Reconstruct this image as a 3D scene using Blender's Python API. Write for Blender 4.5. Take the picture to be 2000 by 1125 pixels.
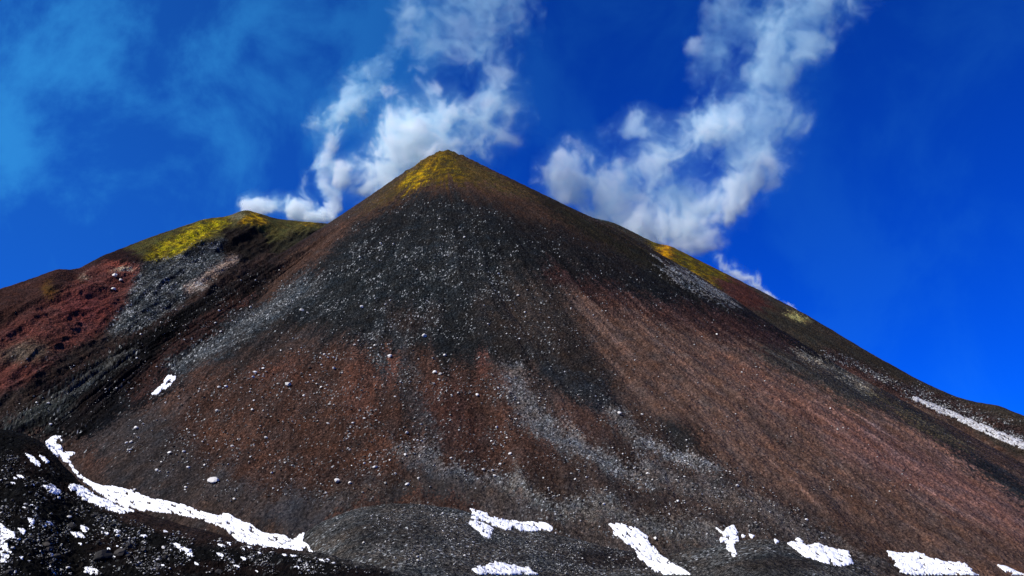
import bpy, math, random
import numpy as np

for o in list(bpy.data.objects): bpy.data.objects.remove(o)
SC = bpy.context.scene
COL = SC.collection
random.seed(7)
RNG = np.random.default_rng(11)
R = math.radians

# ------------------------------------------------------------------ camera
PITCH = R(15.0); FPX = 1732.0; EYE = 1.7
cam = bpy.data.cameras.new("camera"); camo = bpy.data.objects.new("camera", cam); COL.objects.link(camo)
cam.sensor_width = 36.0; cam.lens = 36.0 * FPX / 2000.0
cam.clip_start = 0.1; cam.clip_end = 30000
camo.location = (0, 0, EYE); camo.rotation_euler = (R(90) + PITCH, 0, 0)
SC.camera = camo

# ------------------------------------------------------------------ sun and sky
SUN = np.array([-0.62, -0.40, 0.68]); SUN /= np.linalg.norm(SUN)
elev = math.asin(SUN[2]); azim = math.atan2(SUN[0], SUN[1])
w = bpy.data.worlds.new("World"); SC.world = w; w.use_nodes = True
nt = w.node_tree; N = nt.nodes; L = nt.links; N.clear()
def nd(t, **k):
    n = N.new(t)
    for a, b in k.items(): setattr(n, a, b)
    return n
sky = nd('ShaderNodeTexSky', sky_type='NISHITA'); sky.sun_disc = False
sky.sun_elevation = elev; sky.sun_rotation = azim
sky.altitude = 3000; sky.air_density = 1.0; sky.dust_density = 0.2; sky.ozone_density = 3.0
tint = nd('ShaderNodeMix', data_type='RGBA', blend_type='MULTIPLY'); tint.inputs[0].default_value = 1.0
tint.inputs[7].default_value = (0.0, 0.215, 1.14, 1)
L.new(sky.outputs[0], tint.inputs[6])
# thin high cloud, thicker towards the left of the view and overhead
tc = nd('ShaderNodeTexCoord'); mp = nd('ShaderNodeMapping'); mp.inputs['Scale'].default_value = (1.0, 1.0, 0.75)
L.new(tc.outputs['Generated'], mp.inputs[0])
ns = nd('ShaderNodeTexNoise'); ns.inputs['Scale'].default_value = 6.5; ns.inputs['Detail'].default_value = 7; ns.inputs['Roughness'].default_value = 0.58; ns.inputs['Distortion'].default_value = 0.35
L.new(mp.outputs[0], ns.inputs['Vector'])
r1 = nd('ShaderNodeMapRange', interpolation_type='SMOOTHSTEP'); r1.inputs[1].default_value = 0.40; r1.inputs[2].default_value = 0.62
L.new(ns.outputs[0], r1.inputs[0])
sx = nd('ShaderNodeSeparateXYZ'); L.new(tc.outputs['Generated'], sx.inputs[0])
r2 = nd('ShaderNodeMapRange', interpolation_type='SMOOTHSTEP'); r2.inputs[1].default_value = 0.12; r2.inputs[2].default_value = -0.52; r2.inputs[3].default_value = 0.14; r2.inputs[4].default_value = 1.0
L.new(sx.outputs[0], r2.inputs[0])
mu = nd('ShaderNodeMath', operation='MULTIPLY'); L.new(r1.outputs[0], mu.inputs[0]); L.new(r2.outputs[0], mu.inputs[1])
ad = nd('ShaderNodeMath', operation='MULTIPLY_ADD'); L.new(r2.outputs[0], ad.inputs[0]); ad.inputs[1].default_value = 0.42; L.new(mu.outputs[0], ad.inputs[2])
sc_ = nd('ShaderNodeMath', operation='MULTIPLY'); sc_.inputs[1].default_value = 0.36; L.new(ad.outputs[0], sc_.inputs[0])
cl = nd('ShaderNodeMix', data_type='RGBA'); L.new(sc_.outputs[0], cl.inputs[0]); L.new(tint.outputs[2], cl.inputs[6])
cl.inputs[7].default_value = (0.45, 3.7, 7.8, 1)
bg = nd('ShaderNodeBackground'); bg.inputs[1].default_value = 0.10
L.new(cl.outputs[2], bg.inputs[0])
wo = nd('ShaderNodeOutputWorld'); L.new(bg.outputs[0], wo.inputs[0])

sun = bpy.data.lights.new("sun", 'SUN'); sun.energy = 5.0; sun.angle = R(0.53); sun.color = (1.0, 0.95, 0.87)
suno = bpy.data.objects.new("sun", sun); COL.objects.link(suno)
from mathutils import Vector
suno.rotation_euler = Vector(SUN.tolist()).to_track_quat('Z', 'Y').to_euler()
suno.location = (-200, -150, 400)

SC.view_settings.view_transform = 'Standard'; SC.view_settings.look = 'None'
SC.view_settings.exposure = 0.25; SC.view_settings.gamma = 1.0
SC.cycles.use_denoising = True
SC.cycles.volume_bounces = 12; SC.cycles.max_bounces = 14
SC.cycles.volume_step_rate = 1.0; SC.cycles.volume_max_steps = 512

# ------------------------------------------------------------------ helpers: projection and noise
cp, sp = math.cos(PITCH), math.sin(PITCH)
def rays(px, py):
    x = (np.asarray(px, float) - 1000) / FPX; y = (562.5 - np.asarray(py, float)) / FPX
    return x, cp - y * sp, sp + y * cp           # forward component 1
def proj(X, Y, Z):
    Z = Z - EYE
    fw = np.maximum(Y * cp + Z * sp, 1e-3)
    return 1000 + FPX * X / fw, 562.5 - FPX * (-Y * sp + Z * cp) / fw, fw

def _h(ix, iy, iz, seed):
    h = (ix.astype(np.uint32) * np.uint32(374761393) + iy.astype(np.uint32) * np.uint32(668265263)
         + (iz.astype(np.uint32) if iz is not None else np.uint32(0)) * np.uint32(2246822519) + np.uint32(seed * 974711 & 0xffffffff))
    h ^= h >> np.uint32(13); h *= np.uint32(1274126177); h ^= h >> np.uint32(16); h *= np.uint32(2654435761); h ^= h >> np.uint32(15)
    return h
def vhash(h): return h.astype(np.float32) * np.float32(1.0 / 4294967295.0)
def noise2(x, y, seed=0):
    """gradient noise, about -1..1"""
    x = np.asarray(x, np.float32); y = np.asarray(y, np.float32)
    fx = np.floor(x); fy = np.floor(y); ix = fx.astype(np.int64); iy = fy.astype(np.int64)
    u = x - fx; v = y - fy; su = u * u * u * (u * (u * 6 - 15) + 10); sv = v * v * v * (v * (v * 6 - 15) + 10)
    def g(a, b):
        t = vhash(_h(ix + a, iy + b, None, seed)) * np.float32(6.2831853)
        return np.cos(t) * (u - a) + np.sin(t) * (v - b)
    a = g(0, 0); b = g(1, 0); c = g(0, 1); d = g(1, 1)
    a += (b - a) * su; c += (d - c) * su
    return (a + (c - a) * sv) * np.float32(1.5)
def fbm2(x, y, octv=5, seed=0, gain=0.5, ridged=False):
    s = 0; am = 1.0; tot = 0
    for k in range(octv):
        n = noise2(x * (2.03 ** k) + 17.3 * k, y * (2.03 ** k) - 9.1 * k, seed + k)
        if ridged: n = 1 - 2 * np.abs(n)
        s = s + am * n; tot += am; am *= gain
    return s / tot
def vnoise3(x, y, z, seed=0):
    fx = np.floor(x); fy = np.floor(y); fz = np.floor(z)
    ix = fx.astype(np.int64); iy = fy.astype(np.int64); iz = fz.astype(np.int64)
    u = x - fx; v = y - fy; t = z - fz
    u = u * u * (3 - 2 * u); v = v * v * (3 - 2 * v); t = t * t * (3 - 2 * t)
    def c(a, b, d): return vhash(_h(ix + a, iy + b, iz + d, seed))
    def pl(d):
        a = c(0, 0, d); b = c(1, 0, d); e = c(0, 1, d); f = c(1, 1, d)
        a = a + (b - a) * u; e = e + (f - e) * u
        return a + (e - a) * v
    a = pl(0); b = pl(1)
    return (a + (b - a) * t) * 2 - 1
def fbm3(x, y, z, octv=5, seed=0, gain=0.5, billow=False):
    s = 0; am = 1.0; tot = 0; cr_, sr_ = np.float32(.8), np.float32(.6)
    x = x.astype(np.float32); y = y.astype(np.float32); z = z.astype(np.float32)
    for k in range(octv):
        f = np.float32(2.07 ** k)
        n = vnoise3(x * f + 11.3 * k, y * f + 5.7 * k, z * f - 8.9 * k, seed + k)
        if billow: n = 1 - 2 * np.abs(n)
        s = s + am * n; tot += am; am *= gain
        x, y = x * cr_ - y * sr_, x * sr_ + y * cr_; y, z = y * cr_ - z * sr_, y * sr_ + z * cr_
    return s / tot
def sstep(a, b, x):
    t = np.clip((x - a) / (b - a), 0, 1); return t * t * (3 - 2 * t)
def lin(c):
    c = np.asarray(c, float) / 255.0
    return np.where(c <= 0.04045, c / 12.92, ((c + 0.055) / 1.055) ** 2.4)

def tag(o, label=None, cat=None, group=None, kind=None):
    if label: o['label'] = label
    if cat: o['category'] = cat
    if group: o['group'] = group
    if kind: o['kind'] = kind
    return o

# ------------------------------------------------------------------ the rock colours and some painted shade, laid out over the slopes
CX0, CX1, CY0, CY1, CS = -600, 2600, 200, 1500, 4
CW, CH = (CX1 - CX0) // CS, (CY1 - CY0) // CS
GX, GY = np.meshgrid(CX0 + CS * (np.arange(CW) + .5), CY0 + CS * (np.arange(CH) + .5))
class Canvas:
    def __init__(s, base, speck): s.c = np.ones((CH, CW, 3)) * lin(base); s.k = np.ones((CH, CW)) * speck
    def blend(s, m, col, speck, a):
        m = (m * a); q = lin(col); q = q * np.clip(q.mean() / .055, .25, 1) ** .6
        s.c = s.c * (1 - m[..., None]) + q * m[..., None]
        if speck is not None: s.k = s.k * (1 - m) + speck * m
    def poly(s, pts, col, speck=None, soft=14, a=1.0):
        ins = np.zeros((CH, CW), bool); n = len(pts)
        dist = np.full((CH, CW), 1e9)
        for i in range(n):
            x1, y1 = pts[i]; x2, y2 = pts[(i + 1) % n]
            if y1 != y2:
                t = ((y1 > GY) != (y2 > GY)) & (GX < (x2 - x1) * (GY - y1) / (y2 - y1) + x1)
                ins ^= t
            dx, dy = x2 - x1, y2 - y1
            q = np.clip(((GX - x1) * dx + (GY - y1) * dy) / (dx * dx + dy * dy + 1e-9), 0, 1)
            dist = np.minimum(dist, np.hypot(GX - x1 - q * dx, GY - y1 - q * dy))
        sd = np.where(ins, dist, -dist)
        s.blend(sstep(-soft, soft, sd), col, speck, a)
    def line(s, pts, wd, col, speck=None, a=1.0):
        dist = np.full((CH, CW), 1e9)
        for (x1, y1), (x2, y2) in zip(pts[:-1], pts[1:]):
            dx, dy = x2 - x1, y2 - y1
            q = np.clip(((GX - x1) * dx + (GY - y1) * dy) / (dx * dx + dy * dy + 1e-9), 0, 1)
            dist = np.minimum(dist, np.hypot(GX - x1 - q * dx, GY - y1 - q * dy))
        s.blend(1 - sstep(0.3 * wd, 1.2 * wd, dist), col, speck, a)
    def blob(s, x, y, rx, ry, col, speck=None, a=1.0, rot=0):
        c, t = math.cos(R(rot)), math.sin(R(rot))
        u = (GX - x) * c + (GY - y) * t; v = -(GX - x) * t + (GY - y) * c
        s.blend(1 - sstep(0.35, 1.25, np.hypot(u / rx, v / ry)), col, speck, a)
    def sample(s, px, py):
        fx = np.clip((px - CX0) / CS - .5, 0, CW - 1.001); fy = np.clip((py - CY0) / CS - .5, 0, CH - 1.001)
        ix = fx.astype(int); iy = fy.astype(int); u = (fx - ix)[..., None]; v = (fy - iy)[..., None]
        A = np.concatenate([s.c, s.k[..., None]], -1)
        return (A[iy, ix] * (1 - u) + A[iy, ix + 1] * u) * (1 - v) + (A[iy + 1, ix] * (1 - u) + A[iy + 1, ix + 1] * u) * v

CC = Canvas((64, 50, 44), 0.25)      # the cone
CC.poly([(1060, 520), (1250, 585), (1500, 670), (1700, 780), (2050, 960), (2300, 1100), (2100, 1250), (1700, 1050), (1400, 900), (1200, 740)], (108, 78, 62), .15, 40)
CC.poly([(600, 950), (1000, 930), (1250, 1000), (1900, 1125), (1900, 1300), (600, 1300), (560, 1050)], (72, 62, 57), .4, 30)
CC.poly([(640, 680), (540, 700), (330, 750), (150, 850), (150, 930), (420, 980), (600, 960), (850, 900), (1000, 930), (1100, 900), (980, 760), (900, 700), (800, 660)], (76, 50, 38), .4, 22)
CC.poly([(150, 850), (330, 760), (360, 860), (480, 960), (620, 1040), (420, 1000), (220, 960)], (64, 56, 54), .25, 25)
CC.poly([(860, 365), (800, 375), (700, 430), (560, 560), (440, 655), (340, 740), (430, 715), (560, 640), (700, 690), (800, 680), (930, 720), (1000, 700), (1120, 790), (1190, 770), (1120, 640), (1100, 560), (1250, 580), (1400, 610), (1480, 660), (1720, 780), (1400, 580), (1250, 500), (1050, 420), (950, 385)], (34, 41, 44), .43, 30, .92)
CC.poly([(880, 520), (1080, 550), (1190, 740), (1120, 720), (960, 650)], (62, 52, 46), .4, 50)
CC.poly([(820, 470), (700, 470), (560, 590), (600, 620), (820, 640), (1000, 560), (960, 480)], (40, 47, 50), .62, 40, .8)
CC.poly([(865, 320), (640, 452), (560, 540), (690, 440), (810, 376), (900, 372), (1000, 440), (1150, 530), (1250, 540), (1290, 500), (1100, 400), (1000, 345), (900, 310)], (80, 54, 38), .12, 8)
CC.poly([(900, 380), (1150, 540), (1250, 560), (1150, 470), (1000, 395)], (62, 46, 38), .12, 14)
CC.poly([(1000, 345), (1290, 495), (1500, 640), (1400, 610), (1200, 500), (1050, 400)], (50, 46, 30), .1, 14)
CC.poly([(865, 280), (780, 350), (690, 420), (760, 390), (830, 355), (930, 358), (1050, 390), (960, 335), (900, 300)], (88, 72, 34), .1, 7)
CC.poly([(868, 285), (800, 335), (790, 362), (850, 352), (930, 352), (880, 320), (890, 305)], (118, 96, 20), .1, 6)
CC.poly([(940, 395), (1050, 435), (1250, 515), (1400, 585), (1500, 655), (1430, 640), (1250, 590), (1080, 552), (980, 480)], (34, 37, 40), .4, 18, .85)
CC.blob(815, 345, 36, 18, (196, 160, 14), .1, 1, -35); CC.blob(846, 312, 28, 7, (138, 106, 24), .1, 1, -40)
for x, y, a, b, c in ((700, 760, 40, 60, (112, 64, 42)), (765, 715, 10, 40, (128, 70, 48)), (450, 840, 50, 30, (100, 62, 40)), (850, 760, 16, 50, (112, 66, 40)), (940, 720, 14, 30, (120, 66, 48)), (540, 730, 60, 24, (96, 54, 36)), (1000, 750, 40, 26, (92, 56, 44)),
                      (900, 850, 90, 50, (74, 46, 38)), (1140, 830, 60, 50, (88, 56, 44)), (870, 790, 60, 60, (78, 44, 36)), (740, 880, 30, 40, (96, 58, 38)), (300, 800, 40, 20, (96, 62, 44)), (640, 860, 70, 60, (82, 52, 36)), (800, 620, 60, 30, (66, 50, 44)), (1100, 545, 40, 10, (80, 40, 36))):
    CC.blob(x, y, a * 1.15, b * 1.1, c, None, .55)
CC.line([(780, 650), (800, 760), (850, 900)], 24, (52, 55, 58), .6, .65)
CC.line([(730, 660), (745, 730)], 14, (50, 54, 58), .6)
CC.poly([(1080, 520), (1250, 585), (1420, 610), (1640, 700), (1500, 680), (1300, 640), (1150, 590)], (76, 44, 38), .3, 18, .8)
CC.poly([(1060, 720), (1180, 740), (1200, 800), (1130, 780)], (46, 50, 56), .4, 16)  # dark blue shadow, painted into the slope colour
CC.poly([(1290, 830), (1350, 820), (1400, 900), (1330, 900)], (50, 46, 44), .2, 20)
CC.poly([(1560, 780), (1700, 835), (1860, 905), (2050, 1010), (2100, 1100), (1850, 990), (1650, 890)], (138, 92, 78), .1, 30)
CC.poly([(1400, 700), (1560, 760), (1700, 880), (1520, 800)], (122, 80, 62), .12, 30)
CC.line([(1640, 745), (1760, 800), (1850, 860), (2000, 965), (2200, 1100)], 20, (44, 50, 54), .05)
CC.line([(1500, 690), (1620, 750), (1680, 790)], 24, (66, 62, 56), .2)
CC.line([(1570, 692), (1650, 730), (1700, 765)], 7, (150, 142, 120), .4)
CC.line([(1700, 765), (1800, 830), (1900, 885)], 5, (110, 96, 60), .1)
CC.line([(1305, 522), (1350, 548), (1400, 572), (1440, 594)], 7, (150, 156, 158), .1)
CC.line([(1440, 596), (1550, 660), (1650, 720)], 14, (36, 36, 38), .1)
CC.line([(1000, 720), (1040, 830), (1150, 885), (1260, 930)], 26, (92, 93, 94), .95, .65)
CC.line([(1190, 800), (1260, 870), (1400, 930)], 20, (88, 86, 84), .9, .65)
CC.line([(780, 870), (870, 920), (980, 945)], 20, (86, 86, 88), .95, .65)
CC.line([(1280, 880), (1340, 905), (1400, 925)], 10, (100, 100, 100), 1.0, .8); CC.line([(1000, 960), (1100, 985), (1180, 1010)], 12, (86, 88, 88), 1.0, .7)
CC.line([(1250, 930), (1500, 1010), (1700, 1100)], 26, (88, 82, 78), .6, .6)
CC.line([(1000, 960), (1200, 1010), (1400, 1060)], 24, (86, 84, 80), .7, .7)
CC.blob(580, 1000, 90, 42, (66, 64, 68), .1); CC.blob(850, 955, 110, 24, (68, 62, 60), .1)
CC.line([(600, 1050), (700, 985), (820, 965), (920, 1000)], 14, (80, 52, 40), .2)
# the ribs left of the cone; gully shade painted in as near-black lines
CC.poly([(640, 448), (560, 520), (440, 655), (330, 745), (160, 850), (60, 850), (-300, 900), (-500, 1100), (-500, 800), (0, 780), (300, 600), (560, 470)], (33, 31, 34), .4, 8)
CC.line([(640, 455), (520, 500), (400, 555), (250, 650), (60, 780), (-200, 960)], 16, (58, 40, 38), .2)
CC.line([(620, 480), (480, 560), (330, 690), (150, 800)], 20, (44, 35, 36), .3)
CC.line([(470, 580), (330, 690), (250, 800)], 14, (72, 44, 38), .3)
CC.line([(600, 560), (470, 640), (350, 720)], 26, (60, 66, 70), .9, .8)
CC.line([(350, 620), (280, 690)], 18, (12, 14, 20), .05)  # deep shade of a gully, put into the colour
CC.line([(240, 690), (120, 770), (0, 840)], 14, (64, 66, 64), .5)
CC.line([(-200, 960), (0, 800), (110, 700), (215, 640), (350, 575)], 13, (10, 12, 18), .05)  # shaded valley between cone and left hill, painted almost black
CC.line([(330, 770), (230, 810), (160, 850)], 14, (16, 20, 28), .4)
CC.blob(75, 810, 80, 24, (54, 60, 58), .4, 1, -25)
CC.poly([(650, 440), (560, 510), (500, 580), (520, 590), (640, 490), (700, 420)], (84, 58, 44), .1, 8)

CL = Canvas((54, 42, 36), 0.2)       # the ridge on the left
CL.poly([(-400, 800), (0, 600), (60, 555), (150, 530), (215, 505), (265, 520), (270, 570), (200, 650), (150, 670), (60, 740), (-400, 950)], (102, 48, 38), .2, 14)
CL.poly([(-400, 700), (0, 560), (110, 520), (160, 530), (120, 570), (0, 640), (-400, 800)], (78, 44, 34), .1, 14)
CL.blob(230, 525, 36, 18, (140, 58, 34), .3, 1, 20); CL.blob(170, 600, 60, 40, (118, 46, 40), .12); CL.blob(95, 565, 16, 20, (112, 78, 32), .1); CL.blob(235, 530, 22, 7, (150, 128, 96), .9)
CL.blob(165, 540, 10, 6, (150, 128, 96), .9, .8)
CL.blob(50, 690, 80, 26, (92, 74, 56), .3, 1, -10); CL.blob(150, 655, 60, 12, (120, 56, 44), .1, 1, -30)
CL.poly([(270, 520), (300, 505), (440, 462), (500, 480), (450, 520), (380, 570), (300, 640), (200, 660), (240, 600)], (52, 58, 61), .85, 10)
CL.poly([(150, 525), (270, 470), (300, 480), (265, 515), (200, 510)], (58, 32, 30), .1, 6)
CL.poly([(240, 480), (400, 425), (440, 418), (480, 405), (540, 425), (655, 436), (650, 455), (560, 480), (440, 462), (290, 508)], (86, 82, 40), .1, 6)
CL.poly([(286, 507), (310, 480), (385, 438), (440, 424), (445, 440), (400, 462), (340, 500)], (200, 182, 22), .1, 9)
CL.poly([(430, 440), (480, 440), (560, 480), (520, 510), (440, 500)], (48, 38, 32), .1, 8)
CL.blob(495, 430, 26, 12, (205, 160, 16), .1, 1, 20); CL.blob(600, 437, 30, 4, (170, 140, 30), .1); CL.blob(465, 420, 20, 10, (130, 120, 80), .1)
CL.poly([(560, 455), (655, 445), (600, 490), (520, 500)], (58, 56, 36), .1, 8)
CL.line([(455, 505), (420, 530), (375, 562)], 11, (136, 112, 96), .5); CL.blob(385, 558, 24, 8, (168, 152, 140), .6)
CL.line([(520, 500), (420, 560), (300, 640)], 10, (66, 48, 42), .2)
CR = Canvas((62, 54, 42), 0.12)      # the ridge on the right
CR.poly([(1250, 440), (1310, 478), (1440, 545), (1400, 565), (1290, 505)], (118, 102, 18), .1, 6)
CR.line([(1308, 482), (1294, 498)], 13, (235, 165, 12), .1); CR.line([(1350, 534), (1388, 555)], 5, (185, 145, 50), .1)
CR.poly([(1390, 545), (1440, 545), (1500, 590), (1530, 620), (1430, 592)], (86, 42, 34), .1, 8)
CR.line([(1335, 543), (1385, 572), (1435, 595)], 5, (128, 134, 136), .2)
CR.blob(1557, 620, 26, 6, (196, 184, 104), .2, 1, 22)
CR.line([(1500, 610), (1650, 690), (1800, 760)], 14, (64, 58, 44), .05)
CR.line([(1620, 700), (1750, 760), (1900, 810), (2100, 900)], 26, (58, 42, 40), .9)
CR.line([(1640, 730), (1780, 800), (1950, 890), (2200, 1020)], 22, (92, 60, 48), .1)
CR.line([(1780, 800), (2000, 920), (2200, 1050)], 12, (112, 96, 70), .1, .7)
CG = Canvas((18, 17, 16), 0.3)       # the dark rubble at the front and the grey mounds
CG.poly([(560, 1075), (620, 1020), (700, 985), (820, 978), (1000, 1000), (1400, 1040), (1700, 1050), (2300, 1100), (2300, 1500), (900, 1500), (820, 1135)], (72, 70, 67), .75, 10)
CG.blob(760, 1040, 120, 30, (62, 60, 58), .5); CG.blob(1200, 1090, 130, 24, (58, 52, 50), .4); CG.blob(1530, 1100, 100, 26, (62, 58, 54), .3); CG.blob(1700, 1075, 24, 26, (96, 84, 62), .1)
CG.blob(1900, 1120, 200, 40, (82, 60, 50), .3)
CG.poly([(150, 930), (300, 985), (480, 1040), (615, 1082), (500, 1078), (380, 1062), (250, 1020), (170, 980)], (62, 44, 38), .08, 6)
for x, y, a, b in ((60, 900, 60, 40), (120, 960, 70, 22), (450, 1110, 160, 16), (700, 1120, 60, 10), (220, 1070, 60, 30)): CG.blob(x, y, a, b, (46, 28, 24), None, .8)
for x, y, a, b in ((20, 880, 40, 40), (200, 1090, 40, 20), (120, 1030, 50, 20)): CG.blob(x, y, a, b, (20, 23, 26), None, .7)

# ------------------------------------------------------------------ surface shapes
AX, AY = -57.0, 700.0
_r = rays(868, 297); T = AY / _r[1]; AX = float(_r[0] * T); AZ = float(_r[2] * T) + EYE
def sup(t):  # slope of the cone by direction round the summit, 0 = towards the camera
    return np.interp(t, [-180, -130, -100, -75, -50, -25, 0, 25, 50, 70, 95, 130, 180], [37, 37.9, 38.8, 39.9, 41.5, 39.2, 37.1, 36, 36.6, 36.4, 36.2, 35.9, 35.6])
def h_cone(X, Y, fine=True):
    dx = X - AX; dy = Y - AY; rho = np.hypot(dx, dy); th = np.degrees(np.arctan2(dx, -dy))
    k = np.tan(np.radians(np.interp(th, np.arange(-180, 181, 2), np.convolve(np.pad(sup(np.arange(-180, 181, 2)), 8, mode='edge'), np.ones(17) / 17, 'valid'))))
    rr = np.sqrt(rho ** 2 + 9.0 ** 2) - 8.5
    side = np.interp(th, [-180, -70, -10, 40, 120, 180], [.07, .07, -.01, -.115, -.10, .07])
    z = AZ - k * rr * (1.02 - 0.07 * np.clip(rho / 500, 0, 1.6)) * (1 + side * (1 - sstep(140, 320, rho)))
    z = z + 2.2 * np.exp(-((dx + 13) ** 2 + dy ** 2) / 40.0) - 1.6 * np.exp(-((dx + 21) ** 2 + dy ** 2) / 30.0) + 1.5 * np.exp(-((dx - 9) ** 2 + dy ** 2) / 60.0)   # notched rim
    z = z + fbm2(X / 7, Y / 7, 5, 61, .68) * 2.8 * sstep(90, 10, rho)
    wob = fbm2(th / 9 + 3, rho / 160, 3, 5)
    g = fbm2(th / 5.0 + wob * .6, rho / 260, 4, 9, .55)
    z = z + g * 2.2 * sstep(20, 260, rho)
    z = z + fbm2(th / 1.3 + wob, rho / 120, 3, 21) * 0.8 * sstep(40, 300, rho)
    left = sstep(-15, -24, th) * sstep(90, 220, rho)                     # deep ribs and gullies on the left
    z = z + left * (fbm2(th / 2.9 + wob * .5, rho / 300, 4, 33, .6, True) - .35) * 17 * sstep(60, 330, rho)
    z = z + fbm2(X / 60, Y / 60, 3, 40) * 2.5 * sstep(60, 200, rho)
    if fine:
        z = z + fbm2(X / 7.0, Y / 7.0, 5, 50, .68) * 1.15 + left * fbm2(X / 16, Y / 16, 4, 58, .6, True) * 1.6
    return z

def crest(pts):
    px = np.array([p[0] for p in pts], float); py = np.array([p[1] for p in pts], float); d = np.array([p[2] for p in pts], float)
    q = np.linspace(px[0], px[-1], 700); yy = np.interp(q, px, py); dd = np.interp(q, px, d)
    ker = np.hanning(15); ker /= ker.sum()
    yy[8:-8] = np.convolve(yy, ker, 'same')[8:-8]
    kd = np.hanning(91); kd /= kd.sum(); dd = np.convolve(np.pad(dd, 45, mode='edge'), kd, 'valid')
    a, b, c = rays(q, yy); s = dd / np.hypot(a, b)
    return np.arctan2(a, b), dd, c * s + EYE
LEFT = crest([(-700, 800, 560), (-200, 640, 590), (0, 565, 620), (60, 545, 640), (110, 526, 655), (150, 527, 672), (200, 500, 705), (240, 485, 725), (290, 465, 750), (400, 428, 800), (440, 424, 815), (480, 410, 840), (540, 428, 850), (600, 434, 860), (650, 438, 870), (760, 450, 880), (900, 470, 880)])
RIGHT = crest([(1050, 400, 860), (1200, 436, 850), (1285, 478, 840), (1305, 479, 838), (1420, 536, 815), (1500, 576, 800), (1575, 615, 790), (1700, 690, 775), (1800, 745, 762), (1860, 772, 755), (1900, 784, 750), (1950, 792, 745), (2000, 812, 735), (2300, 950, 700), (2800, 1150, 660)])
def h_ridge(X, Y, cr, k, kb, amp, seed):
    az = np.arctan2(X, Y); r = np.hypot(X, Y)
    a, d, z = cr
    dc = np.interp(az, a, d); zc = np.interp(az, a, z)
    t = dc - r; s = 5.0
    drop = np.where(t > 0, k, kb) * (np.sqrt(t * t + s * s) - s)
    zs = np.convolve(np.pad(z, 60, mode='edge'), np.hanning(121) / np.hanning(121).sum(), 'valid')
    w_ = sstep(8, 90, t); zc = zc * (1 - w_) + np.interp(az, a, zs) * w_
    far = sstep(4, 60, np.abs(t))
    h = zc - drop
    u = X * 0.09 + Y; v = X - Y * 0.09
    h = h + far * amp * fbm2(v / 34, u / 150, 4, seed, .55, True) + far * amp * .35 * fbm2(X / 30, Y / 30, 4, seed + 4, .6)
    h = h + fbm2(X / 9, Y / 9, 5, seed + 9, .66) * (0.7 + .7 * far)
    return h
FRONT = crest([(-1200, 800, 300), (-600, 800, 290), (-200, 812, 275), (0, 838, 262), (60, 852, 250), (100, 878, 232), (130, 915, 215), (160, 950, 200), (230, 990, 186), (300, 1012, 172), (400, 1036, 160), (480, 1053, 150), (610, 1078, 132), (700, 1098, 122), (820, 1128, 112), (1000, 1180, 104), (1400, 1260, 100)])
MOUND = crest([(-400, 1260, 230), (200, 1180, 225), (480, 1100, 215), (560, 1064, 210), (620, 1022, 206), (700, 992, 203), (800, 983, 200), (900, 996, 200), (1000, 1022, 196), (1100, 1048, 194), (1200, 1074, 192), (1300, 1086, 192), (1380, 1068, 192), (1440, 1056, 190), (1500, 1052, 190), (1580, 1066, 188), (1660, 1092, 186), (1720, 1120, 184), (1850, 1130, 184), (2000, 1140, 182), (2600, 1170, 180)])
def smax(a, b, k):
    h = np.clip(0.5 + 0.5 * (a - b) / k, 0, 1); return b + (a - b) * h + k * h * (1 - h)
def h_ground(X, Y):
    az = np.arctan2(X, Y); r = np.hypot(X, Y)
    z = -0.105 * np.minimum(r, 150) - 0.012 * np.clip(r - 150, 0, 400) + fbm2(X / 40, Y / 40, 4, 71) * 1.2 * sstep(5, 60, r)
    ahead = sstep(R(75), R(48), np.abs(az))
    def rid(cr, kf, kb, s):
        a, d, zz = cr; dc = np.interp(az, a, d); zc = np.interp(az, a, zz); t = dc - r
        return zc - np.where(t > 0, kf, kb) * (np.sqrt(t * t + s * s) - s) - (1 - ahead) * 60
    z = smax(z, rid(MOUND, .20, .5, 5) + fbm2(X / 14, Y / 14, 4, 80, .6) * 0.6, 2.0)
    z = smax(z, rid(FRONT, .26, .55, 3) + fbm2(X / 18, Y / 18, 4, 84, .6) * 0.7, 1.0)
    # rubble: blocky lumps of lava
    rb = fbm2(X / 2.2, Y / 2.2, 4, 90, .62, True)
    a, d, zz = FRONT; inf = sstep(0, 22, np.interp(az, a, d) - r) * sstep(8, 60, r)
    z = z + (rb - .3) * (0.18 + 0.75 * inf)
    return z

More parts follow.
